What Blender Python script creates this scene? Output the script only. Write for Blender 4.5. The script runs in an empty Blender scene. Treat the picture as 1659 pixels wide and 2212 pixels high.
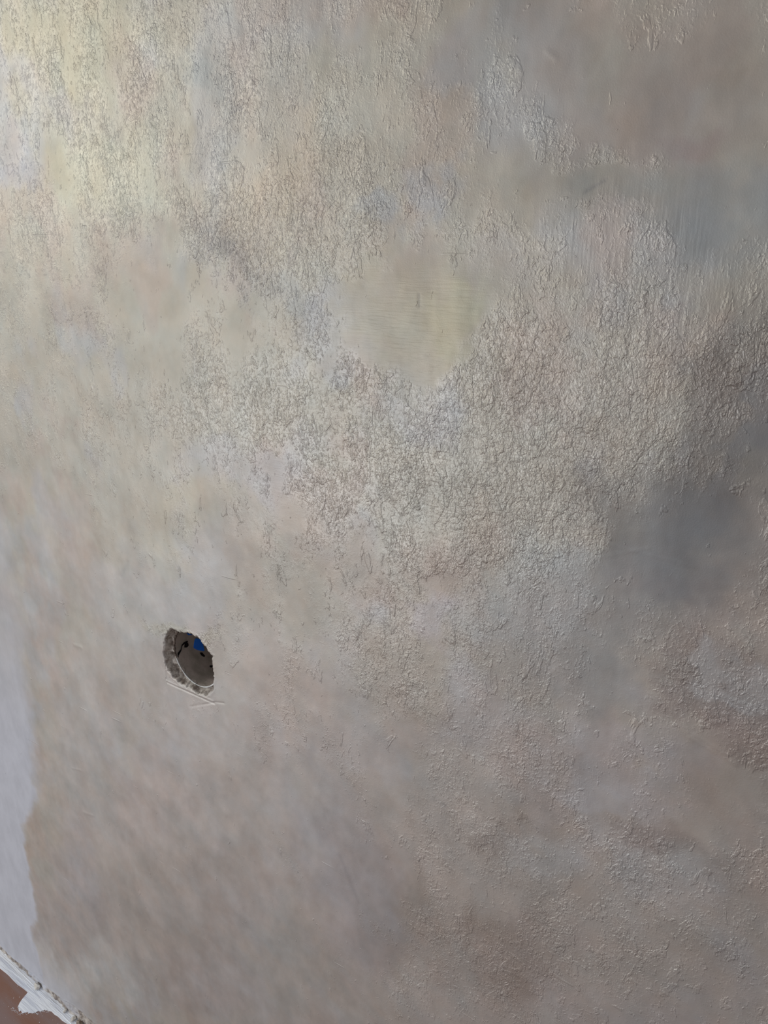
import bpy, bmesh, math, random
import numpy as np
from mathutils import Vector, Matrix

random.seed(4)
C = bpy.context.scene.collection
sc = bpy.context.scene

# ---------------------------------------------------------------- camera
F = 1661.0                       # focal length in pixels of a 1659 x 2212 frame
PITCH = math.radians(18.134)     # looking down
YAW = math.radians(34.942)       # turned to the left of the wall's normal
CAM = Vector((0.0, -0.556, 1.370))
cam_d = bpy.data.cameras.new('camera')
cam_d.sensor_fit = 'VERTICAL'
cam_d.sensor_height = 24.0
cam_d.lens = F / 2212.0 * 24.0
cam_d.clip_start = 0.01
cam = bpy.data.objects.new('camera', cam_d)
cam.location = CAM
cam.rotation_euler = (math.pi / 2 - PITCH, 0, YAW)
C.objects.link(cam)
sc.camera = cam

# ---------------------------------------------------------------- world, lights, exposure
world = bpy.data.worlds.new('world')
sc.world = world
world.use_nodes = True
bg = world.node_tree.nodes['Background']
bg.inputs['Color'].default_value = (0.80, 0.80, 0.84, 1)
bg.inputs['Strength'].default_value = 0.50


def area(name, loc, target, sx, sy, power, col):
    l = bpy.data.lights.new(name, 'AREA')
    l.shape = 'RECTANGLE'
    l.size, l.size_y = sx, sy
    l.energy = power
    l.color = col
    o = bpy.data.objects.new(name, l)
    o.location = loc
    o.rotation_euler = (Vector(target) - Vector(loc)).to_track_quat('-Z', 'Y').to_euler()
    C.objects.link(o)
    return o


# daylight through the window at the left end of the room
area('window_daylight', (-3.5, -1.60, 2.15), (-0.6, -0.3, 1.3), 1.3, 1.4, 35, (1.0, 0.985, 0.90))
# added fill light, low and cool, to brighten the lower left of the wall
area('low_cool_fill', (-2.0, -2.1, 0.60), (-0.6, 0.0, 0.45), 1.0, 1.1, 23, (0.90, 0.94, 1.0))

sc.view_settings.view_transform = 'Standard'
sc.view_settings.look = 'None'
sc.view_settings.gamma = 1.0
sc.view_settings.use_curve_mapping = False
sc.view_settings.exposure = 0.0

# ---------------------------------------------------------------- helpers
cp, sp = math.cos(PITCH), math.sin(PITCH)
cy_, sy_ = math.cos(YAW), math.sin(YAW)


def on_wall(px, py, dep=0.0):
    """wall-plane (x, z) of a point read off the photograph"""
    x = px - 829.5
    y = 1106.0 - py
    up = y * cp - F * sp
    fw = F * cp + y * sp
    rx, ry = -sy_ * fw + cy_ * x, cy_ * fw + sy_ * x
    t = (-CAM.y + dep) / ry
    return rx * t, CAM.z + up * t


def lin(c):
    return tuple(((v / 255.0) / 12.92 if v <= 10 else ((v / 255.0 + 0.055) / 1.055) ** 2.4) for v in c)


def obj(name, verts, faces, mat, parent=None, smooth=False):
    me = bpy.data.meshes.new(name)
    me.from_pydata([tuple(v) for v in verts], [], [tuple(f) for f in faces])
    me.materials.append(mat)
    me.update()
    if smooth:
        me.polygons.foreach_set('use_smooth', [True] * len(me.polygons))
    o = bpy.data.objects.new(name, me)
    C.objects.link(o)
    o.parent = parent
    return o


_tables = {}


def vnoise(x, z, scale, seed):
    """smooth value noise in 0..1"""
    if seed not in _tables:
        _tables[seed] = np.random.RandomState(seed).rand(256, 256)
    T = _tables[seed]
    u, v = x * scale + 100.3, z * scale + 77.7
    i, j = np.floor(u).astype(int), np.floor(v).astype(int)
    a, b = u - i, v - j
    a = a * a * a * (a * (a * 6 - 15) + 10)
    b = b * b * b * (b * (b * 6 - 15) + 10)
    g = lambda p, q: T[p % 256, q % 256]
    return (g(i, j) * (1 - a) + g(i + 1, j) * a) * (1 - b) + (g(i, j + 1) * (1 - a) + g(i + 1, j + 1) * a) * b


def fbm(x, z, scale, seed, octaves=4, gain=0.55):
    s = 0
    amp = 1.0
    tot = 0
    for k in range(octaves):
        a = .45 + .9 * k                     # turn each octave so no lattice shows
        s = s + amp * vnoise(x * math.cos(a) - z * math.sin(a), x * math.sin(a) + z * math.cos(a), scale * 2.03 ** k, seed + k)
        tot += amp
        amp *= gain
    return s / tot


def sstep(a, b, v):
    t = np.clip((v - a) / (b - a), 0, 1)
    return t * t * (3 - 2 * t)


# ---------------------------------------------------------------- materials
def new_mat(name):
    m = bpy.data.materials.new(name)
    m.use_nodes = True
    nt = m.node_tree
    nt.nodes.clear()
    out = nt.nodes.new('ShaderNodeOutputMaterial')
    return m, nt, out


class NB:
    """small node builder"""

    def __init__(self, nt):
        self.nt = nt

    def n(self, kind, **kw):
        nd = self.nt.nodes.new(kind)
        for k, v in kw.items():
            setattr(nd, k, v)
        return nd

    def l(self, a, b):
        self.nt.links.new(a, b)

    def put(self, v, sock):
        if isinstance(v, (int, float)):
            sock.default_value = v
        elif isinstance(v, (tuple, list)):
            sock.default_value = tuple(v) + (1,) if len(v) == 3 and len(sock.default_value) == 4 else v
        else:
            self.l(v, sock)

    def m(self, op, a, b=0.0, c=0.0):
        nd = self.n('ShaderNodeMath', operation=op)
        self.put(a, nd.inputs[0])
        self.put(b, nd.inputs[1])
        self.put(c, nd.inputs[2])
        return nd.outputs[0]

    def step(self, v, lo, hi, a=0.0, b=1.0):
        nd = self.n('ShaderNodeMapRange', interpolation_type='SMOOTHSTEP')
        self.put(v, nd.inputs['Value'])
        self.put(lo, nd.inputs['From Min'])
        self.put(hi, nd.inputs['From Max'])
        self.put(a, nd.inputs['To Min'])
        self.put(b, nd.inputs['To Max'])
        return nd.outputs[0]

    def noise(self, vec, scale, detail=2, rough=0.5, dist=0.0):
        nd = self.n('ShaderNodeTexNoise')
        self.put(vec, nd.inputs['Vector'])
        nd.inputs['Scale'].default_value = scale
        nd.inputs['Detail'].default_value = detail
        nd.inputs['Roughness'].default_value = rough
        nd.inputs['Distortion'].default_value = dist
        return nd.outputs['Fac']

    def mapping(self, vec, scale=(1, 1, 1), rot=(0, 0, 0), loc=(0, 0, 0)):
        nd = self.n('ShaderNodeMapping')
        self.put(vec, nd.inputs['Vector'])
        nd.inputs['Scale'].default_value = scale
        nd.inputs['Rotation'].default_value = rot
        nd.inputs['Location'].default_value = loc
        return nd.outputs[0]

    def mix(self, f, a, b, blend='MIX'):
        nd = self.n('ShaderNodeMix', data_type='RGBA', blend_type=blend)
        self.put(f, nd.inputs[0])
        self.put(a, nd.inputs[6])
        self.put(b, nd.inputs[7])
        return nd.outputs[2]


MARKS = [   # (from, to, half width in m, height, how much of the grey undercoat shows)
    ((1265, 413), (1308, 388), .0010, -.45, .5), ((1178, 108), (1200, 126), .0012, .5, 0), ((904, 636), (905, 662), .0007, -.45, .6),
    ((262, 1246), (276, 1214), .0030, -.5, .2), ((1560, 1500), (1655, 1545), .0008, .5, 0), ((1500, 1585), (1570, 1630), .0012, .5, 0),
    ((1290, 1170), (1500, 1225), .0009, .22, 0), ((1240, 1215), (1400, 1185), .0008, .20, 0), ((735, 1850), (775, 1950), .0030, -.35, .2),
    ((690, 1720), (790, 1870), .0060, .35, 0), ((1490, 1590), (1590, 1650), .0008, .45, 0), ((1385, 850), (1391, 900), .0009, -.3, .2),
    ((28, 150), (34, 168), .0045, -.5, .8), ((77, 212), (79, 214), .0013, -.6, .9), ((275, 14), (276, 17), .0014, -.6, .9),
    ((500, 226), (502, 228), .0022, -.4, .7), ((505, 240), (518, 234), .0035, -.5, .8), ((300, 200), (330, 160), .0009, .3, 0),
    ((10, 245), (60, 195), .0010, -.5, .5), ((960, 1738), (963, 1742), .0022, -.4, .4), ((925, 1828), (948, 1829), .0007, .5, 0),
    ((1080, 1325), (1083, 1330), .0015, -.4, .4), ((160, 1393), (175, 1398), .0030, .6, 0), ((155, 1660), (175, 1664), .0018, .5, 0),
    ((180, 1755), (200, 1762), .0022, .5, 0), ((1230, 1500), (1290, 1535), .0008, .35, 0), ((855, 1500), (900, 1470), .0012, .4, 0),
    ((735, 865), (738, 890), .0008, -.4, .3), ((600, 835), (700, 845), .0007, -.3, .1), ((1060, 800), (1100, 788), .0007, -.3, .1),
    ((1085, 885), (1125, 868), .0007, -.4, .2), ((1400, 660), (1480, 640), .0007, -.3, 0), ((1395, 680), (1500, 655), .0007, -.3, 0),
    ((885, 400), (890, 404), .0050, -.2, .3), ((800, 446), (806, 450), .0030, -.3, .5), ((0, 30), (12, 60), .006, -.2, .3),
]


def plaster_material():
    m, nt, out = new_mat('pearl_plaster')
    B = NB(nt)
    pos = B.n('ShaderNodeTexCoord').outputs['Object']
    tint = B.n('ShaderNodeAttribute', attribute_name='tint').outputs['Color']
    pcol = B.n('ShaderNodeAttribute', attribute_name='pearl_colour').outputs['Color']
    sep = B.n('ShaderNodeSeparateColor')
    B.l(B.n('ShaderNodeAttribute', attribute_name='mask').outputs['Color'], sep.inputs[0])
    rough_m, brush_m, pearl_m = sep.outputs[0], sep.outputs[1], sep.outputs[2]
    sep2 = B.n('ShaderNodeSeparateColor')
    B.l(B.n('ShaderNodeAttribute', attribute_name='mask_two').outputs['Color'], sep2.inputs[0])
    raw_m, vert_m = sep2.outputs[0], sep2.outputs[1]

    upr = B.mapping(pos, (1.0, 1.0, 0.55))                 # strokes pulled upright
    wide = B.mapping(pos, (0.7, 1.0, 1.0), (0, 0.5, 0))

    # how dense the textured passes lie: a soft field, never a hard patch
    edge = B.noise(upr, 20, 6, 0.66)
    e = B.m('ADD', rough_m, B.m('MULTIPLY', B.m('SUBTRACT', edge, 0.5), 1.5))
    zone = B.step(e, 0.25, 0.85)
    # skip-trowel plateaus: flat tops, curled abrupt lips, sparse where the coat is smooth
    n1 = B.noise(upr, 62, 4, 0.64, 0.5)
    th = B.step(e, 0.05, 1.0, 0.68, 0.48)
    plate = B.step(n1, th, B.m('ADD', th, 0.06))
    n2 = B.noise(B.mapping(pos, (1, 1, 0.65), (0, 0.3, 0), (3, 1, 2)), 140, 3, 0.62, 0.5)
    th2 = B.step(e, 0.15, 1.0, 0.68, 0.45)
    plate2 = B.step(n2, th2, B.m('ADD', th2, 0.08))
    # worm ridges
    n3 = B.noise(B.mapping(pos, (1, 1, 0.75), (0, -0.4, 0), (7, 5, 1)), 215, 2, 0.55, 0.5)
    ridge = B.m('SUBTRACT', 1.0, B.m('MULTIPLY', B.m('ABSOLUTE', B.m('SUBTRACT', n3, 0.5)), 8.0))
    ridge = B.m('MAXIMUM', ridge, 0.0)
    n4 = B.noise(B.mapping(pos, (1, 1, 0.8), (0, 0, 0), (1, 8, 4)), 360, 3, 0.6, 0.3)
    beads = B.step(n4, 0.50, 0.72)
    grain = B.noise(pos, 620, 2, 0.6)
    # brushed fine lines, nearly level
    br = B.noise(B.mapping(pos, (0.10, 1, 1), (0, 0.12, 0)), 520, 2, 0.5)
    brv = B.noise(B.mapping(pos, (1, 1, 0.10), (0, 0.10, 0)), 380, 2, 0.5)
    h = B.m('MULTIPLY', plate, 0.34)
    h = B.m('ADD', h, B.m('MULTIPLY', plate2, 0.27))
    h2 = B.m('MULTIPLY', ridge, 0.13)
    h2 = B.m('ADD', h2, B.m('MULTIPLY', beads, 0.36))
    h2 = B.m('ADD', h2, B.m('MULTIPLY', grain, 0.22))
    h2 = B.m('MULTIPLY', h2, zone)
    h = B.m('ADD', h, h2)
    h = B.m('ADD', h, B.m('MULTIPLY', B.m('MULTIPLY', br, brush_m), 0.50))
    h = B.m('ADD', h, B.m('MULTIPLY', B.m('MULTIPLY', brv, vert_m), 0.40))
    # scattered long trowel scratches
    sc1 = B.noise(B.mapping(pos, (0.05, 1, 1), (0, 0.55, 0), (2, 0, 0)), 260, 1, 0.5)
    scm = B.step(B.noise(pos, 14, 2, 0.5), 0.58, 0.66)
    h = B.m('ADD', h, B.m('MULTIPLY', B.m('MULTIPLY', B.step(sc1, 0.68, 0.76), scm), 0.30))
    fine = B.noise(pos, 900, 2, 0.6)
    h = B.m('ADD', h, B.m('MULTIPLY', fine, 0.09))
    soft = B.noise(wide, 16, 3, 0.5)
    h = B.m('ADD', h, B.m('MULTIPLY', soft, 1.0))
    # raw masonry is much coarser
    rawn = B.noise(pos, 260, 4, 0.7)
    h = B.m('ADD', h, B.m('MULTIPLY', B.m('MULTIPLY', rawn, raw_m), 1.6))
    bump = B.n('ShaderNodeBump')
    bump.inputs['Strength'].default_value = 1.0
    bump.inputs['Distance'].default_value = 0.0010
    B.l(h, bump.inputs['Height'])

    # pigment: thin cloudy drift
    drift = B.noise(upr, 30, 5, 0.65)
    tone = B.step(drift, 0.3, 0.7, 0.93, 1.06)
    colm = B.n('ShaderNodeCombineColor')
    B.l(tone, colm.inputs[0]); B.l(tone, colm.inputs[1]); B.l(tone, colm.inputs[2])
    tint2 = B.mix(1.0, tint, colm.outputs[0], 'MULTIPLY')
    rawc = B.mix(B.step(B.noise(pos, 90, 4, 0.7), 0.4, 0.62), lin((122, 110, 100)), lin((190, 182, 172)))
    tint2 = B.mix(sep2.outputs[2], tint2, lin((104, 102, 110)))
    base = B.mix(raw_m, tint2, rawc)
    d = B.n('ShaderNodeBsdfPrincipled')
    B.put(base, d.inputs['Base Color'])
    d.inputs['Roughness'].default_value = 0.6
    d.inputs['Specular IOR Level'].default_value = 0.25
    B.l(bump.outputs[0], d.inputs['Normal'])
    g = B.n('ShaderNodeBsdfGlossy')
    B.l(pcol, g.inputs['Color'])
    g.inputs['Roughness'].default_value = 0.52
    B.l(bump.outputs[0], g.inputs['Normal'])
    mx = B.n('ShaderNodeMixShader')
    pm = B.m('MULTIPLY', pearl_m, B.m('SUBTRACT', 1.0, raw_m))
    B.put(B.m('MULTIPLY', pm, 0.38), mx.inputs[0])
    B.l(d.outputs[0], mx.inputs[1])
    B.l(g.outputs[0], mx.inputs[2])
    # thin clear pearl film: small sharp glints on the grains
    g2 = B.n('ShaderNodeBsdfGlossy')
    g2.inputs['Color'].default_value = (1, .97, .92, 1)
    g2.inputs['Roughness'].default_value = 0.27
    B.l(bump.outputs[0], g2.inputs['Normal'])
    mx2 = B.n('ShaderNodeMixShader')
    B.put(B.m('MULTIPLY', pm, B.m('ADD', 0.004, B.m('MULTIPLY', zone, 0.05))), mx2.inputs[0])
    B.l(mx.outputs[0], mx2.inputs[1])
    B.l(g2.outputs[0], mx2.inputs[2])
    B.l(mx2.outputs[0], out.inputs[0])
    return m


def simple(name, c1, c2, scale=60, rough=0.6, spec=0.3, bump=0.0, bscale=300, stretch=(1, 1, 1), lo=0.35, hi=0.65, rot=(0, 0, 0)):
    m, nt, out = new_mat(name)
    B = NB(nt)
    pos = B.mapping(B.n('ShaderNodeTexCoord').outputs['Object'], stretch, rot)
    f = B.step(B.noise(pos, scale, 5, 0.6), lo, hi)
    p = B.n('ShaderNodeBsdfPrincipled')
    B.put(B.mix(f, lin(c1), lin(c2)), p.inputs['Base Color'])
    p.inputs['Roughness'].default_value = rough
    p.inputs['Specular IOR Level'].default_value = spec
    if bump:
        b = B.n('ShaderNodeBump')
        b.inputs['Distance'].default_value = bump
        B.l(B.noise(pos, bscale, 4, 0.6), b.inputs['Height'])
        B.l(b.outputs[0], p.inputs['Normal'])
    B.l(p.outputs[0], out.inputs[0])
    return m


M_PLASTER = plaster_material()
M_FLOOR = simple('brown_floor', (134, 112, 107), (132, 94, 76), 7, 0.5, 0.4, 0.0002, 300, (0.5, 2.5, 1), 0.42, 0.66, (0, 0, 0.4))
M_PRIMER = simple('white_primer', (206, 211, 222), (236, 240, 246), 70, 0.6, 0.3, 0.0012, 260, (0.12, 1.6, 1), 0.35, 0.6, (0, 0, 0.03))
M_CRUMB = simple('plaster_lump', (190, 184, 174), (222, 220, 214), 200, 0.7, 0.3, 0.0006, 500)
M_BROWN_CRUMB = simple('brown_plaster_lump', (110, 94, 80), (150, 138, 126), 200, 0.8, 0.2, 0.0006, 500)
M_CUP = simple('dusty_box_lining', (142, 135, 125), (162, 150, 142), 70, 0.7, 0.25, 0.0005, 220)
M_RIM = simple('pale_box_rim', (196, 198, 196), (222, 224, 222), 120, 0.5, 0.4)
M_BLUE = simple('blue_plastic', (12, 108, 225), (22, 122, 240), 60, 0.4, 0.5)
M_DARK = simple('dark_gap', (14, 12, 14), (30, 27, 28), 200, 0.9, 0.1)
M_LIP_COVER = simple('brown_lip_cover', (70, 60, 54), (128, 116, 106), 160, 0.9, 0.1, 0.0006, 400)
M_BLOCK = simple('masonry', (120, 112, 104), (150, 142, 132), 40, 0.9, 0.2, 0.001, 80)

# ---------------------------------------------------------------- the wall
# outline of the broken opening and of the masonry edge, in wall metres (x, z)
HOLE = [(-0.7129, 0.9341), (-0.7040, 0.9362), (-0.6962, 0.9358), (-0.6799, 0.9376), (-0.6639, 0.9385), (-0.6558, 0.9319),
        (-0.6469, 0.9249), (-0.6391, 0.9214), (-0.6395, 0.9069), (-0.6409, 0.8836), (-0.6425, 0.8720),
        (-0.6491, 0.8645), (-0.6580, 0.8590), (-0.6689, 0.8568), (-0.6839, 0.8587), (-0.7010, 0.8590),
        (-0.7150, 0.8640), (-0.7240, 0.8690), (-0.7303, 0.8800), (-0.7292, 0.8979), (-0.7254, 0.9149), (-0.7224, 0.9251)]
BOX_C, BOX_R, BOX_Y = (-0.6785, 0.9020), 0.0408, 0.009
EDGE = [(-3.2, 0.018), (-1.3587, 0.0208), (-1.3336, 0.0134), (-1.298, 0.017), (-1.2664, 0.0185), (-1.2374, 0.0225),
        (-1.2029, 0.0211), (-1.1668, 0.0195), (-1.1253, 0.0262), (-1.0965, 0.0317), (-1.0642, 0.0366),
        (-1.0381, 0.0355), (-0.9, 0.03), (1.6, 0.02)]

# pigment clouds, and two broad tints that brighten the lower wall: (px, py, rx, ry, tilt, colour, strength, pearl colour or None)
CLOUDS = [
    (850, 1980, 950, 480, 0, (182, 171, 166), .6, None),  # lighter tint in place of light along the bottom of the wall
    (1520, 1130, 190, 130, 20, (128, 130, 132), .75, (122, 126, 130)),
    (400, 1650, 450, 380, 0, (182, 174, 169), .6, None),  # lower left lifted in colour to make up for weak light
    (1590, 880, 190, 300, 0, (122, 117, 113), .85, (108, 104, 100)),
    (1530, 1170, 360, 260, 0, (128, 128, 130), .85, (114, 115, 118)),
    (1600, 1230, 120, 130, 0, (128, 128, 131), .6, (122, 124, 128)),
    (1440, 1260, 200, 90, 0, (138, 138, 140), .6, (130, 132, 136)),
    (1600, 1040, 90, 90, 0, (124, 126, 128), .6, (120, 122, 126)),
    (1300, 1400, 260, 130, 10, (150, 150, 152), .7, (140, 142, 146)),
    (1120, 1360, 150, 110, 0, (160, 163, 164), .6, None),
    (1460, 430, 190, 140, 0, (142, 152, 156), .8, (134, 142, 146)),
    (1050, 150, 120, 90, 0, (160, 164, 172), .6, (170, 174, 178)),
    (940, 420, 60, 70, 0, (150, 160, 170), .7, None),
    (800, 440, 60, 50, 0, (140, 154, 170), .6, None),
    (15, 200, 60, 150, 0, (150, 158, 172), .8, (168, 172, 184)),
    (50, 320, 60, 60, 0, (150, 154, 172), .6, (172, 176, 190)),
    (515, 470, 80, 150, -5, (128, 124, 124), .85, (128, 126, 128)),
    (410, 130, 60, 70, 0, (150, 156, 156), .7, (150, 156, 156)),
    (290, 390, 60, 60, 0, (150, 152, 154), .6, (160, 162, 160)),
    (620, 640, 60, 120, 0, (150, 156, 162), .6, (160, 164, 168)),
    (140, 90, 140, 110, 0, (178, 172, 142), .7, (196, 192, 150)),
    (230, 360, 150, 120, 0, (180, 178, 152), .7, (204, 202, 164)),
    (560, 360, 110, 170, -10, (184, 168, 144), .7, (206, 190, 154)),
    (640, 180, 200, 120, 0, (172, 160, 142), .6, (186, 176, 150)),
    (850, 720, 190, 150, 0, (174, 164, 136), .85, (188, 178, 146)),
    (760, 800, 90, 60, 0, (170, 160, 150), .7, (178, 168, 156)),
    (960, 740, 60, 80, 0, (178, 172, 130), .6, (190, 184, 140)),
    (1400, 150, 260, 200, 0, (164, 146, 136), .7, (160, 146, 134)),
    (1440, 240, 80, 60, 0, (162, 138, 132), .7, None),
    (1300, 400, 140, 120, 0, (164, 154, 134), .6, (170, 160, 136)),
    (1100, 620, 120, 90, 0, (164, 158, 156), .5, None),
    (1250, 850, 160, 110, 30, (168, 154, 140), .5, (176, 162, 142)),
    (1570, 860, 130, 110, 0, (140, 128, 118), .7, (134, 122, 110)),
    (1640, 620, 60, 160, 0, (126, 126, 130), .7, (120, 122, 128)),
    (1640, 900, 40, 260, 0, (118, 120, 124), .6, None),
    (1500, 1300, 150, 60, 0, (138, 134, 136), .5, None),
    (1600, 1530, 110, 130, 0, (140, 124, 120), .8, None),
    (1630, 1480, 40, 50, 0, (176, 180, 182), .6, None),
    (1350, 1610, 180, 60, -30, (176, 174, 180), .6, None),
    (1280, 1650, 90, 40, -20, (180, 180, 184), .6, None),
    (1450, 1900, 170, 60, -40, (176, 178, 180), .55, None),
    (1200, 1850, 110, 50, -30, (172, 176, 178), .5, None),
    (1450, 1780, 120, 60, -30, (140, 124, 120), .6, None),
    (1140, 1790, 80, 50, 0, (146, 132, 122), .5, None),
    (1100, 2060, 160, 90, 0, (148, 130, 118), .6, None),
    (900, 2000, 90, 110, 0, (152, 136, 122), .6, None),
    (760, 1890, 90, 220, 20, (166, 158, 162), .6, None),
    (620, 2100, 90, 110, 0, (166, 164, 160), .6, None),
    (620, 1520, 90, 160, 20, (182, 167, 157), .6, None),
    (840, 1500, 110, 80, 0, (158, 148, 132), .5, (176, 166, 140)),
    (950, 1420, 60, 60, 0, (176, 172, 182), .6, None),
    (1080, 1300, 80, 110, 0, (156, 160, 158), .5, None),
    (900, 1250, 140, 80, 20, (160, 142, 132), .5, (178, 158, 140)),
    (700, 1280, 160, 90, 0, (160, 152, 138), .5, (180, 170, 148)),
    (500, 1010, 160, 80, 0, (166, 164, 174), .5, (178, 176, 186)),
    (420, 1120, 130, 80, 0, (172, 164, 142), .6, (186, 178, 148)),
    (560, 1210, 120, 90, 0, (162, 152, 138), .5, None),
    (300, 1300, 110, 150, 0, (178, 180, 178), .7, None),
    (230, 1250, 90, 60, 0, (176, 166, 158), .6, None),
    (130, 1160, 90, 70, 0, (182, 168, 158), .5, None),
    (260, 1450, 110, 80, 0, (172, 164, 156), .6, None),
    (180, 1620, 70, 180, 0, (174, 174, 172), .6, None),
    (430, 1580, 120, 80, -20, (188, 186, 186), .6, None),
    (330, 1750, 150, 90, 40, (186, 174, 170), .6, None),
    (470, 1700, 110, 150, 30, (176, 168, 160), .6, None),
    (150, 1830, 70, 80, 0, (172, 162, 160), .7, None),
    (160, 2000, 110, 140, 30, (172, 161, 160), .75, None),
    (330, 1980, 160, 130, 20, (168, 158, 150), .75, None),
    (480, 1920, 110, 90, 0, (168, 159, 154), .6, None),
    (230, 2110, 90, 90, 0, (182, 184, 180), .7, None),
    (130, 2110, 90, 60, 0, (190, 191, 188), .7, None),
    (400, 2120, 110, 90, 0, (168, 156, 152), .6, None),
    (390, 1335, 70, 35, 0, (172, 166, 140), .6, (190, 184, 150)),
]
# texture amount: (px, py, rx, ry, tilt, value, strength)
TEXTURE = [
    (850, 1850, 900, 500, 0, .46, 1), (1250, 1800, 500, 450, 0, .60, .9), (250, 1750, 420, 520, 0, .20, 1), (500, 1450, 260, 200, 0, .36, .7), (650, 1700, 160, 200, 0, .40, .7), (100, 1300, 240, 260, 0, .20, 1),
    (300, 2050, 420, 220, 0, .10, 1), (60, 1700, 140, 500, 0, .0, 1), (640, 2050, 160, 170, 0, .2, 1),
    (720, 1850, 110, 150, 20, .22, .9), (300, 1050, 200, 160, 0, .40, .8),
    (850, 730, 190, 140, 15, .02, 1), (900, 560, 90, 60, 0, .25, .8), (330, 700, 160, 120, 0, .28, .9),
    (100, 350, 110, 70, 0, .45, .8), (330, 560, 110, 90, 0, .34, .7), (520, 330, 60, 110, 0, .3, .8),
    (1400, 160, 300, 200, 0, .06, 1), (1130, 60, 170, 150, 0, .25, 1), (700, 60, 120, 80, 0, .3, .8),
    (1440, 380, 210, 130, 0, .2, 1), (1300, 340, 110, 90, 0, .25, .9), (1100, 420, 110, 90, 0, .35, .8),
    (1500, 1160, 280, 190, 10, .14, 1), (1340, 1270, 120, 260, 0, .30, .9), (1600, 1700, 200, 100, 0, .36, .8),
    (1350, 1620, 200, 110, -30, .36, .8), (1060, 640, 110, 90, 0, .40, .8),
    (980, 1000, 420, 170, 0, .80, .9), (1350, 850, 330, 150, 10, .85, .9), (1250, 300, 80, 70, 0, .85, .8),
    (520, 460, 110, 170, 0, .92, .9), (700, 420, 110, 170, 0, .80, .8), (460, 850, 230, 120, 0, .72, .8),
    (560, 90, 130, 120, 0, .72, .7), (280, 260, 120, 160, 0, .68, .7), (1150, 1150, 160, 180, 0, .85, .9),
    (400, 1335, 80, 50, 0, .60, .9), (920, 1220, 130, 70, 0, .8, .8), (1000, 2080, 260, 110, 0, .66, .8),
    (880, 1450, 240, 110, 0, .66, .8), (180, 820, 160, 60, 0, .55, .8),
]


def axis(parts):
    v = []
    for a, b, s in parts:
        n = max(1, int(round((b - a) / s)))
        v += [a + (b - a) * k / n for k in range(n)]
    v.append(parts[-1][1])
    return np.array(v)


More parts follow.
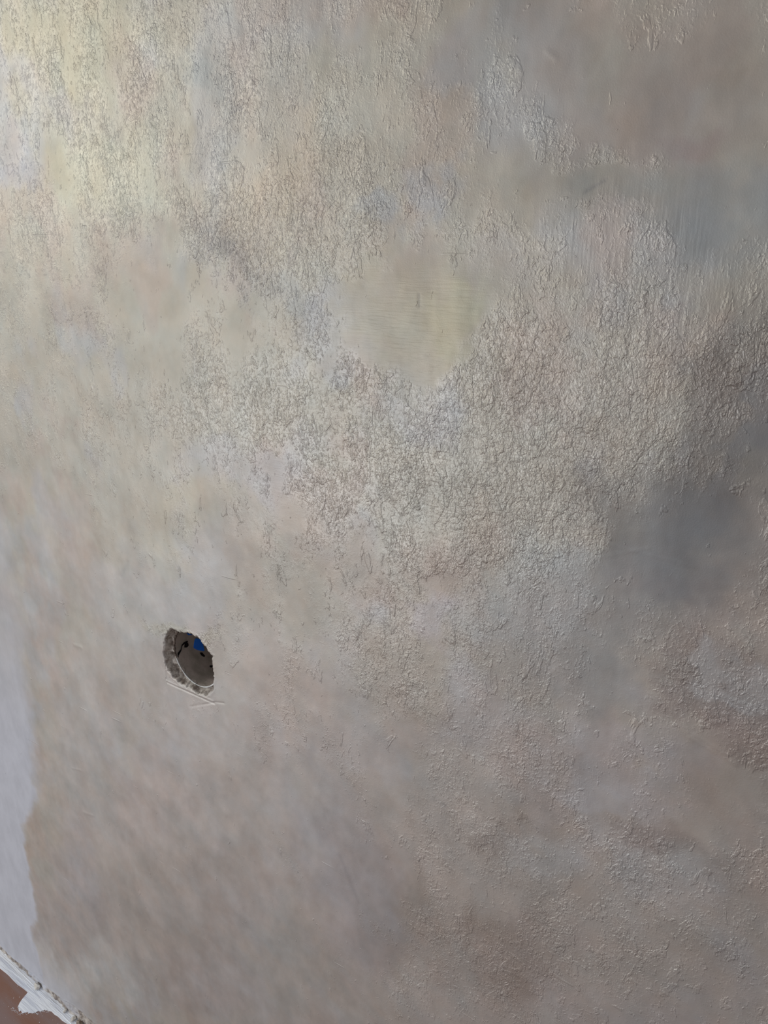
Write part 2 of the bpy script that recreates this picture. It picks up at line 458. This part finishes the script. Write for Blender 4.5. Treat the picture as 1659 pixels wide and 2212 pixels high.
def build_wall():
    gx = axis([(-3.2, -1.5, .06), (-1.5, -1.40, .01), (-1.40, -1.0, .0016), (-1.0, -0.745, .0016), (-0.745, -0.625, .0009), (-0.625, 0.02, .0015), (0.02, 0.2, .02), (0.2, 1.6, .07)])
    gz = axis([(0, .045, .0012), (.045, .845, .0017), (.845, .95, .0009), (.95, 1.66, .0015), (1.66, 1.8, .02), (1.8, 2.6, .06)])
    X, Z = np.meshgrid(gx, gz)
    nz, nx = X.shape
    Y = np.zeros_like(X)
    # trowel undulation of the coat
    Y += (fbm(X, Z, 5, 11, 3) - .5) * 0.004
    Y += (fbm(X * 1.0, Z * .6, 40, 21, 3) - .5) * 0.0008

    # warped blob weight
    wx = (fbm(X, Z, 9, 31, 5, .62) - .5) * 0.16
    wz = (fbm(X, Z, 9, 41, 5, .62) - .5) * 0.16

    def blob(px, py, rx, ry, tilt, soft=0.75):
        cx, cz = on_wall(px, py)
        a = math.radians(tilt)
        ax = on_wall(px + 20, py)
        az = on_wall(px, py - 20)
        # local pixel frame of the photo carried onto the wall
        j = np.array([[(ax[0] - cx) / 20, (az[0] - cx) / 20], [(ax[1] - cz) / 20, (az[1] - cz) / 20]])
        ji = np.linalg.inv(j)
        dx, dz = X - cx + wx, Z - cz + wz
        u = ji[0, 0] * dx + ji[0, 1] * dz
        v = ji[1, 0] * dx + ji[1, 1] * dz
        uu = (u * math.cos(a) + v * math.sin(a)) / rx
        vv = (-u * math.sin(a) + v * math.cos(a)) / ry
        r = np.sqrt(uu * uu + vv * vv)
        return 1 - sstep(1 - soft * .75, 1 + soft * .45, r)

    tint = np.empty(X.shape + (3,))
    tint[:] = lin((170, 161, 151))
    pearl = np.empty(X.shape + (3,))
    pearl[:] = lin((184, 180, 156))
    # free drift of warm and cool pigment over everything
    f1 = fbm(X, Z * .8, 11, 51, 4)
    f2 = fbm(X, Z * .8, 14, 61, 4)
    for arr, k in ((tint, .55), (pearl, .5)):
        w = (sstep(.5, .68, f1) * k)[..., None]
        arr[:] = arr * (1 - w) + np.array(lin((168, 170, 176))) * w
        w = (sstep(.5, .68, f2) * k)[..., None]
        arr[:] = arr * (1 - w) + np.array(lin((178, 158, 144))) * w
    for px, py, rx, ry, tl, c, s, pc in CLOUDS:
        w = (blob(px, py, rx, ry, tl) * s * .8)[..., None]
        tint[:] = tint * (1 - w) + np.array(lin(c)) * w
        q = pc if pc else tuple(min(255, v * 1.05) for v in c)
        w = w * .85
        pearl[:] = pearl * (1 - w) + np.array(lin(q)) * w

    for arr, k in ((tint, .60), (pearl, .60)):
        grey = arr.mean(-1, keepdims=True) * np.array([1.035, 1.0, .955])
        arr[:] = grey + (arr - grey) * k
    # thin cloudy overlay with the reach of a hand's stroke
    f3 = fbm(X + .35 * Z, Z - .35 * X, 26, 141, 5, .6)
    f4 = fbm(X + .35 * Z, Z - .35 * X, 30, 151, 5, .6)
    for arr in (tint, pearl):
        arr[:] = arr * (1 + (f3[..., None] - .5) * np.array([.32, .34, .37])) * (1 + (f4[..., None] - .5) * np.array([.12, .0, -.08]))
    rough = np.full(X.shape, .55)
    for px, py, rx, ry, tl, val, s in TEXTURE:
        w = blob(px, py, rx, ry, tl, .6) * s
        rough = rough * (1 - w) + val * w
    brush = np.zeros_like(X)
    for a in ((900, 980, 380, 170, 0, 1.0), (850, 740, 190, 130, 0, .8), (1100, 1080, 260, 120, 0, .8), (650, 880, 160, 90, 0, .7), (1560, 640, 120, 60, 0, .6)):
        w = blob(*a[:5]) * a[5]
        brush = np.maximum(brush, w)
    vert = blob(1370, 600, 170, 200, 0) * .9

    # bare primer band down the left side
    eb = [on_wall(*q) for q in ((90, 2010), (76, 1900), (72, 1800), (86, 1700), (80, 1600), (62, 1500), (46, 1400), (34, 1300), (22, 1200), (0, 1100), (-60, 1000))]
    u_edge = np.interp(Z, [q[1] for q in eb], [q[0] for q in eb])
    u_edge = u_edge - .010 + (fbm(X, Z, 22, 71, 4, .6) - .5) * .035
    soft = .012 + .05 * sstep(.35, .9, Z)
    u_edge = u_edge - .012 + (fbm(X, Z, 9, 72, 3, .6) - .5) * .05
    prim = (1 - sstep(-.008, soft, X - u_edge)) * (1 - .75 * sstep(.55, 1.1, Z))
    foot = 1 - sstep(.04, .11, Z + (fbm(X, Z, 20, 75, 3) - .5) * .05)
    prim = np.maximum(prim, foot * .75 * (1 - sstep(-1.12, -1.0, X)))
    pw = prim[..., None]
    tint[:] = tint * (1 - pw) + np.array(lin((178, 180, 187))) * pw
    rough *= (1 - prim)
    pmask = (.95 - .9 * prim) 

    # ---- broken opening round the outlet box
    P = np.array(HOLE)
    wob = (fbm(X, Z, 160, 81, 3) - .5) * .006
    wob2 = (fbm(X, Z, 160, 91, 3) - .5) * .006
    hx, hz = X + wob, Z + wob2
    near = (X > -.76) & (X < -.61) & (Z > .83) & (Z < .965)
    idx = np.where(near)
    qx, qz = hx[idx], hz[idx]
    inside = np.zeros(qx.shape, bool)
    dist = np.full(qx.shape, 1e9)
    n = len(P)
    for i in range(n):
        x0, z0 = P[i]
        x1, z1 = P[(i + 1) % n]
        cond = ((z0 > qz) != (z1 > qz)) & (qx < (x1 - x0) * (qz - z0) / (z1 - z0 + 1e-12) + x0)
        inside ^= cond
        t = np.clip(((qx - x0) * (x1 - x0) + (qz - z0) * (z1 - z0)) / ((x1 - x0) ** 2 + (z1 - z0) ** 2), 0, 1)
        dist = np.minimum(dist, np.hypot(qx - x0 - t * (x1 - x0), qz - z0 - t * (z1 - z0)))
    sd = np.where(inside, dist, -dist)
    S = np.full(X.shape, -.05)
    S[idx] = sd
    lump = fbm(X, Z, 130, 101, 4, .6)
    dep = sstep(-.0002, .0040, S) * (BOX_Y + .0015) - sstep(0, .002, S) * (lump - .5) * .009
    Y += dep
    # lip of the coat round the opening and the scored square round it
    Y -= np.exp(-((S + .0015) / .0018) ** 2) * .0002 * (S < .002)

    def score(p, q, wd, amp):
        (ax, az), (bx, bz) = on_wall(*p), on_wall(*q)
        t = np.clip(((X - ax) * (bx - ax) + (Z - az) * (bz - az)) / ((bx - ax) ** 2 + (bz - az) ** 2), 0, 1)
        d = np.hypot(X - ax - t * (bx - ax), Z - az - t * (bz - az))
        return np.exp(-(d / wd) ** 2) * amp
    Y -= score((361, 1470), (464, 1515), .0009, .0005) * (lump * 1.2)
    Y += score((362, 1474), (464, 1520), .0009, .0006)
    Y += score((352, 1350), (361, 1468), .0010, .0007)
    Y += score((464, 1516), (484, 1519), .0012, .0004)
    Y += score((412, 1526), (464, 1517), .0012, .0004)
    raw = sstep(.0000, .0014, S)
    # bottom edge of the plaster stops short of the floor, ragged
    ez = np.interp(X, [e[0] for e in EDGE], [e[1] for e in EDGE]) + .004 + (fbm(X, Z * 0, 60, 111, 4) - .5) * .010
    low = 1 - sstep(-.0018, .0012, Z - ez)
    Y += low * (.0035 - (fbm(X, Z, 110, 121, 3) - .5) * .005)
    lraw = low * sstep(.30, .62, fbm(X, Z, 35, 131, 3) + .22 * sstep(.016, .002, Z)) * .9
    raw = np.maximum(raw, lraw)
    Y -= np.exp(-((Z - ez - .002) / .0025) ** 2) * .0012 * lump

    # single scratches, dents and chips seen in the coat
    pit = np.zeros_like(X)
    for (p0, p1, wd, amt, dark) in MARKS:
        (ax, az), (bx, bz) = on_wall(*p0), on_wall(*p1)
        i0, i1 = np.searchsorted(gx, [min(ax, bx) - .02, max(ax, bx) + .02])
        j0, j1 = np.searchsorted(gz, [min(az, bz) - .02, max(az, bz) + .02])
        sl = (slice(j0, j1), slice(i0, i1))
        x_, z_ = X[sl], Z[sl]
        t = np.clip(((x_ - ax) * (bx - ax) + (z_ - az) * (bz - az)) / ((bx - ax) ** 2 + (bz - az) ** 2 + 1e-12), 0, 1)
        d_ = np.hypot(x_ - ax - t * (bx - ax), z_ - az - t * (bz - az))
        w_ = max(wd, .0011) * (.65 + .7 * fbm(x_, z_, 120, 161, 2))
        v_ = np.exp(-(d_ / w_) ** 2)
        Y[sl] -= v_ * amt * .0007
        pit[sl] = np.maximum(pit[sl], v_ * dark)
    verts = np.stack([X.ravel(), Y.ravel(), Z.ravel()], 1)
    bx, bz = BOX_C
    r = np.hypot(X - bx, Z - bz)
    keep_v = (r > BOX_R - .0006) | (S < .0022)
    ii = np.arange(nz * nx).reshape(nz, nx)
    a, b, c, d = ii[:-1, :-1], ii[:-1, 1:], ii[1:, 1:], ii[1:, :-1]
    kf = keep_v[:-1, :-1] | keep_v[:-1, 1:] | keep_v[1:, 1:] | keep_v[1:, :-1]
    quads = np.stack([a, b, c, d], -1)[kf]
    me = bpy.data.meshes.new('wall_front')
    me.vertices.add(len(verts))
    me.vertices.foreach_set('co', verts.ravel())
    nq = len(quads)
    me.loops.add(nq * 4)
    me.loops.foreach_set('vertex_index', quads.ravel().astype(np.int32))
    me.polygons.add(nq)
    me.polygons.foreach_set('loop_start', np.arange(nq, dtype=np.int32) * 4)
    me.polygons.foreach_set('use_smooth', np.ones(nq, bool))
    me.update(calc_edges=True)

    def attr(name, r_, g_, b_):
        A = me.attributes.new(name, 'FLOAT_COLOR', 'POINT')
        buf = np.ones((nz * nx, 4), np.float32)
        buf[:, 0], buf[:, 1], buf[:, 2] = r_.ravel(), g_.ravel(), b_.ravel()
        A.data.foreach_set('color', buf.ravel())
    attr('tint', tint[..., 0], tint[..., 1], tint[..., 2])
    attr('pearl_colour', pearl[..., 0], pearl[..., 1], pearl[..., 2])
    attr('mask', rough, brush, pmask)
    attr('mask_two', raw, vert, pit)
    me.materials.append(M_PLASTER)
    o = bpy.data.objects.new('wall_front', me)
    C.objects.link(o)
    o['kind'] = 'structure'
    return o


wall = build_wall()


def box_mesh(x0, x1, y0, y1, z0, z1):
    v = [(x, y, z) for x in (x0, x1) for y in (y0, y1) for z in (z0, z1)]
    f = [(0, 1, 3, 2), (4, 6, 7, 5), (0, 4, 5, 1), (2, 3, 7, 6), (0, 2, 6, 4), (1, 5, 7, 3)]
    return v, f


v, f = box_mesh(-3.2, 1.6, .085, .22, 0, 2.6)
obj('masonry_core', v, f, M_BLOCK, wall)

# ---------------------------------------------------------------- the floor
v, f = box_mesh(-3.2, 1.6, -3.4, .085, -.05, 0)
floor = obj('floor', v, f, M_FLOOR)
floor['kind'] = 'structure'


def prism_up(pts, z0, z1):
    n = len(pts)
    v = [(x, y, z0) for x, y in pts] + [(x, y, z1) for x, y in pts]
    f = [tuple(range(n, 2 * n))] + [(i, (i + 1) % n, n + (i + 1) % n, n + i) for i in range(n)]
    return v, f


# white primer brushed along the floor's edge, with one brush dab reaching out
front = [(-3.2, -.020), (-2.4, -.022), (-1.7, -.019), (-1.45, -.022), (-1.3260, -.0215), (-1.3105, -.0208), (-1.2972, -.0204), (-1.2780, -.0214),
         (-1.2628, -.0218), (-1.2450, -.0200), (-1.2300, -.0197), (-1.2278, -.0250), (-1.2262, -.0305), (-1.2245, -.0360),
         (-1.2215, -.0420), (-1.2173, -.0475)]
rag = []
tip = [(-1.2173, -.0475), (-1.2120, -.0505), (-1.1999, -.0520), (-1.1840, -.0420), (-1.1702, -.0270), (-1.1610, -.0180)]
for (ax, ay), (bx, by) in zip(tip, tip[1:]):
    n = 9
    for k in range(n):
        t = k / n
        jag = (random.random() - .35) * .0042
        rag.append((ax + (bx - ax) * t - jag * .3, ay + (by - ay) * t + jag))
rest = [(-1.1550, -.0166), (-1.1450, -.0170), (-1.1352, -.0157), (-1.1210, -.0160), (-1.1072, -.0142), (-1.05, -.016), (-.9, -.018), (-.5, -.017), (.2, -.02), (1.6, -.02)]
pts = front + rag + rest + [(1.6, .006), (-3.2, .006)]
v, f = prism_up(pts, 0.0, .0009)
strip = obj('paint_strip', v, f, M_PRIMER, floor)
strip['label'] = 'white primer brushed along the floor edge with one ragged dab'
# raised dried ridges in the primer
rv, rf = [], []
for y0, x0, x1 in ((-.0035, -1.39, -1.02), (-.0078, -1.36, -1.15), (-.0118, -1.33, -1.20), (-.0098, -1.17, -1.04)):
    n = 60
    for k in range(n + 1):
        x = x0 + (x1 - x0) * k / n
        y = y0 + .0012 * math.sin(x * 40 + y0 * 900) + .0004 * math.sin(x * 260)
        h = .0006 * math.sin(math.pi * k / n)
        b0 = len(rv)
        rv += [(x, y - .0007, .0009), (x, y, .0009 + h), (x, y + .0007, .0009)]
        if k:
            rf += [(b0 - 3, b0, b0 + 1, b0 - 2), (b0 - 2, b0 + 1, b0 + 2, b0 - 1)]
obj('brush_ridge', rv, rf, M_PRIMER, strip, True)['kind'] = 'stuff'


def lump_mesh(r, seed, flat=.7, level=1):
    bm = bmesh.new()
    bmesh.ops.create_icosphere(bm, subdivisions=level, radius=r)
    rng = random.Random(seed)
    for vt in bm.verts:
        vt.co = vt.co * rng.uniform(.72, 1.22)
        vt.co.x *= 1.25
        vt.co.z *= flat
    zmin = min(vt.co.z for vt in bm.verts)
    for vt in bm.verts:
        vt.co.z -= zmin
    me = bpy.data.meshes.new('lump')
    bm.to_mesh(me)
    bm.free()
    return me


# specks of white paint on the brown floor: too small to pick apart
sv, sf = [], []
rng = random.Random(9)
for k in range(150):
    x = rng.uniform(-1.40, -1.12)
    y = rng.uniform(-.16, -.022)
    r = rng.uniform(.0002, .0008) * (1.6 if rng.random() < .1 else 1)
    b0 = len(sv)
    for q in range(6):
        a = q * math.pi / 3
        sv.append((x + r * math.cos(a) * rng.uniform(.6, 1.4), y + r * math.sin(a) * rng.uniform(.6, 1.4), .0001))
    sv.append((x, y, .0004))
    for q in range(6):
        sf.append((b0 + q, b0 + (q + 1) % 6, b0 + 6))
for k in range(110):                       # spatter under the brush dab
    t = rng.random()
    x = -1.222 + .062 * t + rng.uniform(-.003, .003)
    y = -.0535 + .036 * max(0, t - .35) / .65 - abs(rng.gauss(0, .0028))
    r = rng.uniform(.0002, .0007)
    b0 = len(sv)
    for q in range(6):
        a = q * math.pi / 3
        sv.append((x + r * math.cos(a) * rng.uniform(.6, 1.4), y + r * math.sin(a) * rng.uniform(.6, 1.4), .0001))
    sv.append((x, y, .0005))
    for q in range(6):
        sf.append((b0 + q, b0 + (q + 1) % 6, b0 + 6))
sp_ = obj('paint_speck', sv, sf, M_PRIMER, floor)
sp_['kind'] = 'stuff'

# ---------------------------------------------------------------- crumbs lodged in the joint
def crumb(px, py, r, mat, label, seed, dep=.002, flat=.8):
    x, z = on_wall(px, py, -.002)
    me = lump_mesh(r, seed, flat)
    me.materials.append(mat)
    o = bpy.data.objects.new('plaster_crumb', me)
    # rests on the primer at the joint
    o.location = (x, -.0012 - r * .35, .0009)
    o.rotation_euler = (0, 0, seed)
    C.objects.link(o)
    o['label'] = label
    o['category'] = 'plaster crumb'
    o['group'] = 'plaster crumbs lodged in the joint at the foot of the wall'
    return o


crumb(79, 2115, .0068, M_CRUMB, 'large pale plaster crumb in the wall joint, furthest left, above the paint dab', 3)
crumb(137, 2163, .0034, M_CRUMB, 'small white plaster crumb midway along the joint below the ragged wall foot', 5)
crumb(158, 2190, .0050, M_CRUMB, 'white plaster crumb beside the brown one near the bottom of the photo', 8)
crumb(171, 2196, .0072, M_BROWN_CRUMB, 'brown broken plaster crumb, the only dark one in the joint', 12)

# ---------------------------------------------------------------- the outlet box
box = bpy.data.objects.new('outlet_box', None)
box.location = (BOX_C[0], BOX_Y, BOX_C[1])
C.objects.link(box)
box['label'] = 'round recessed outlet box, plaster-coated inside, with a blue patch, in the broken wall opening'
box['category'] = 'outlet box'


def cylp(r, deg, y):
    a = math.radians(deg)
    return (r * math.cos(a), y - BOX_Y, r * math.sin(a))


# cup: outer and inner skin, back plate, built in local coordinates
RI, RO, YB = BOX_R - .0008, BOX_R + .0006, .060
cv, cf = [], []
N = 72
ys = [BOX_Y - .0008 + (YB - BOX_Y) * k / 14 for k in range(15)]
rngc = np.random.RandomState(5)
for j, y in enumerate(ys):
    for i in range(N):
        a = i * 2 * math.pi / N
        w = .0007 * math.sin(3 * a + j * .5) + .0005 * math.sin(7 * a - j * .9) + .0003 * (rngc.rand() - .5)
        w *= min(1, j / 3)
        r = RI - abs(w)
        cv.append((r * math.cos(a), y - BOX_Y, r * math.sin(a)))
for j in range(14):
    for i in range(N):
        a, b = j * N + i, j * N + (i + 1) % N
        cf.append((a, b, b + N, a + N))
# rounded bottom
for k, rr in enumerate((.93, .75, .5, .25)):
    for i in range(N):
        a = i * 2 * math.pi / N
        cv.append((RI * rr * math.cos(a), YB - BOX_Y + .001 + .001 * k, RI * rr * math.sin(a)))
    for i in range(N):
        a, b = (14 + k) * N + i, (14 + k) * N + (i + 1) % N
        cf.append((a, b, b + N, a + N))
cv.append((0, YB - BOX_Y + .0045, 0))
for i in range(N):
    cf.append((18 * N + i, 18 * N + (i + 1) % N, len(cv) - 1))
o0 = len(cv)
for y in (BOX_Y - .0008, YB + .006):
    for i in range(N):
        a = i * 2 * math.pi / N
        cv.append((RO * math.cos(a), y - BOX_Y, RO * math.sin(a)))
for i in range(N):
    a, b = o0 + i, o0 + (i + 1) % N
    cf.append((b, a, a + N, b + N))
    cf.append((i, o0 + i, o0 + (i + 1) % N, (i + 1) % N))
cf.append(tuple(o0 + N + i for i in range(N)))
obj('cup', cv, cf, M_CUP, box, True)

# pale rim, exposed only along its lower left where the light catches it
tv, tf = [], []
a0, a1, n, k6 = 196, 322, 80, 8
for i in range(n + 1):
    t = i / n
    a = math.radians(a0 + (a1 - a0) * t)
    rr = .0007 * (1 if .04 < t < .96 else .4) * (1 + .35 * math.sin(t * 23) * math.sin(t * 7)) * (1 + 1.2 * max(0, t - .72))
    for q in range(k6):
        b = q * 2 * math.pi / k6
        R_ = RI + .0001 + rr * math.cos(b)
        tv.append((R_ * math.cos(a), -.0010 + rr * math.sin(b), R_ * math.sin(a)))
    if i:
        for q in range(k6):
            s0 = (i - 1) * k6
            tf.append((s0 + q, s0 + (q + 1) % k6, s0 + k6 + (q + 1) % k6, s0 + k6 + q))
rim = obj('rim', tv, tf, M_RIM, box, True)
rim['label'] = 'thin pale exposed rim'


def lining(name, poly, mat, lift, label=None):
    """a thin shape lying on the inner side of the cup; poly in (degrees, depth mm)"""
    pts = []
    m_ = len(poly)
    for i in range(m_):
        (da, ya), (db, yb) = poly[i], poly[(i + 1) % m_]
        for k in range(4):
            t = k / 4
            pts.append((da + (db - da) * t, ya + (yb - ya) * t))
    cd = sum(p[0] for p in pts) / len(pts)
    cyy = sum(p[1] for p in pts) / len(pts)
    v_, f_ = [], []
    rings = (1.0, .97, .66, .33)
    for g, s in enumerate(rings):
        r = RI - (.0002 if g == 0 else lift)
        v_ += [cylp(r, cd + (p[0] - cd) * s, (cyy + (p[1] - cyy) * s) / 1000) for p in pts]
    n_ = len(pts)
    v_.append(cylp(RI - lift, cd, cyy / 1000))
    for g in range(len(rings) - 1):
        for i in range(n_):
            f_.append((g * n_ + i, g * n_ + (i + 1) % n_, (g + 1) * n_ + (i + 1) % n_, (g + 1) * n_ + i))
    for i in range(n_):
        f_.append(((len(rings) - 1) * n_ + i, (len(rings) - 1) * n_ + (i + 1) % n_, len(v_) - 1))
    o = obj(name, v_, f_, mat, box)
    if label:
        o['label'] = label
    return o


lining('plastic_patch', [(181.0, 40.3), (180.2, 42.7), (186.1, 48.8), (195.8, 51.8), (210.9, 50.5), (211.8, 49.2), (206.7, 43.8), (201.9, 39.6), (196.8, 36.7)], M_BLUE, .0016, 'bright blue bare plastic patch')
lining('upper_plastic_patch', [(150.0, 22.0), (158.0, 27.0), (165.7, 32.2), (169.6, 37.2), (165.0, 29.5), (156.0, 25.5)], M_BLUE, .0016, 'small dark blue plastic sliver')
# lumpy dark strip added to darken the bright upper left of the lip
kv, kf = [], []
a0, a1, n, k6 = 95, 199, 90, 8
rk = random.Random(3)
for i in range(n + 1):
    a = math.radians(a0 + (a1 - a0) * i / n)
    rr = (.0013 + .0006 * math.sin(i * .9) * math.sin(i * .31) + rk.uniform(-.0003, .0003)) * min(1, .3 + (n - i) / 8)
    for q in range(k6):
        b = q * 2 * math.pi / k6
        R_ = RI + .0001 + rr * math.cos(b)
        kv.append((R_ * math.cos(a), -.0010 + rr * math.sin(b), R_ * math.sin(a)))
    if i:
        for q in range(k6):
            s0 = (i - 1) * k6
            kf.append((s0 + q, s0 + (q + 1) % k6, s0 + k6 + (q + 1) % k6, s0 + k6 + q))
obj('dark_lip_cover', kv, kf, M_LIP_COVER, box, True)['label'] = 'dark brown strip added to darken the lip'
lining('slot', [(210.7, 42.8), (212.4, 45.6), (220.7, 47.3), (222.3, 45.1), (216.6, 42.9)], M_DARK, .0016, 'black slot')
lining('knockout', [(182.0, 23.5), (188.0, 23.0), (190.0, 26.5), (187.0, 29.5), (182.0, 29.0), (179.5, 26.5)], M_DARK, .0016, 'black knockout hole')
lining('knockout', [(243.0, 43.5), (247.0, 43.3), (248.0, 46.0), (244.0, 46.5)], M_DARK, .0016, 'black knockout hole')
# jagged crack where the coat has come off the lip
cr = [(199.1, 9.4), (193.9, 11.0), (189.0, 16.4), (180.7, 19.3), (178.5, 23.1), (178.5, 28.7)]
cvv, cff = [], []
for (a, y) in cr:
    w = 1.3 + random.random() * 1.4
    cvv += [cylp(RI - .0013, a + w, (y + .3) / 1000), cylp(RI - .0016, a, y / 1000), cylp(RI - .0013, a - w, (y - .3) / 1000)]
for k in range(len(cr) - 1):
    b0 = k * 3
    cff += [(b0, b0 + 3, b0 + 4, b0 + 1), (b0 + 1, b0 + 4, b0 + 5, b0 + 2)]
obj('crack', cvv, cff, M_DARK, box)['label'] = 'jagged black crack in the lining'
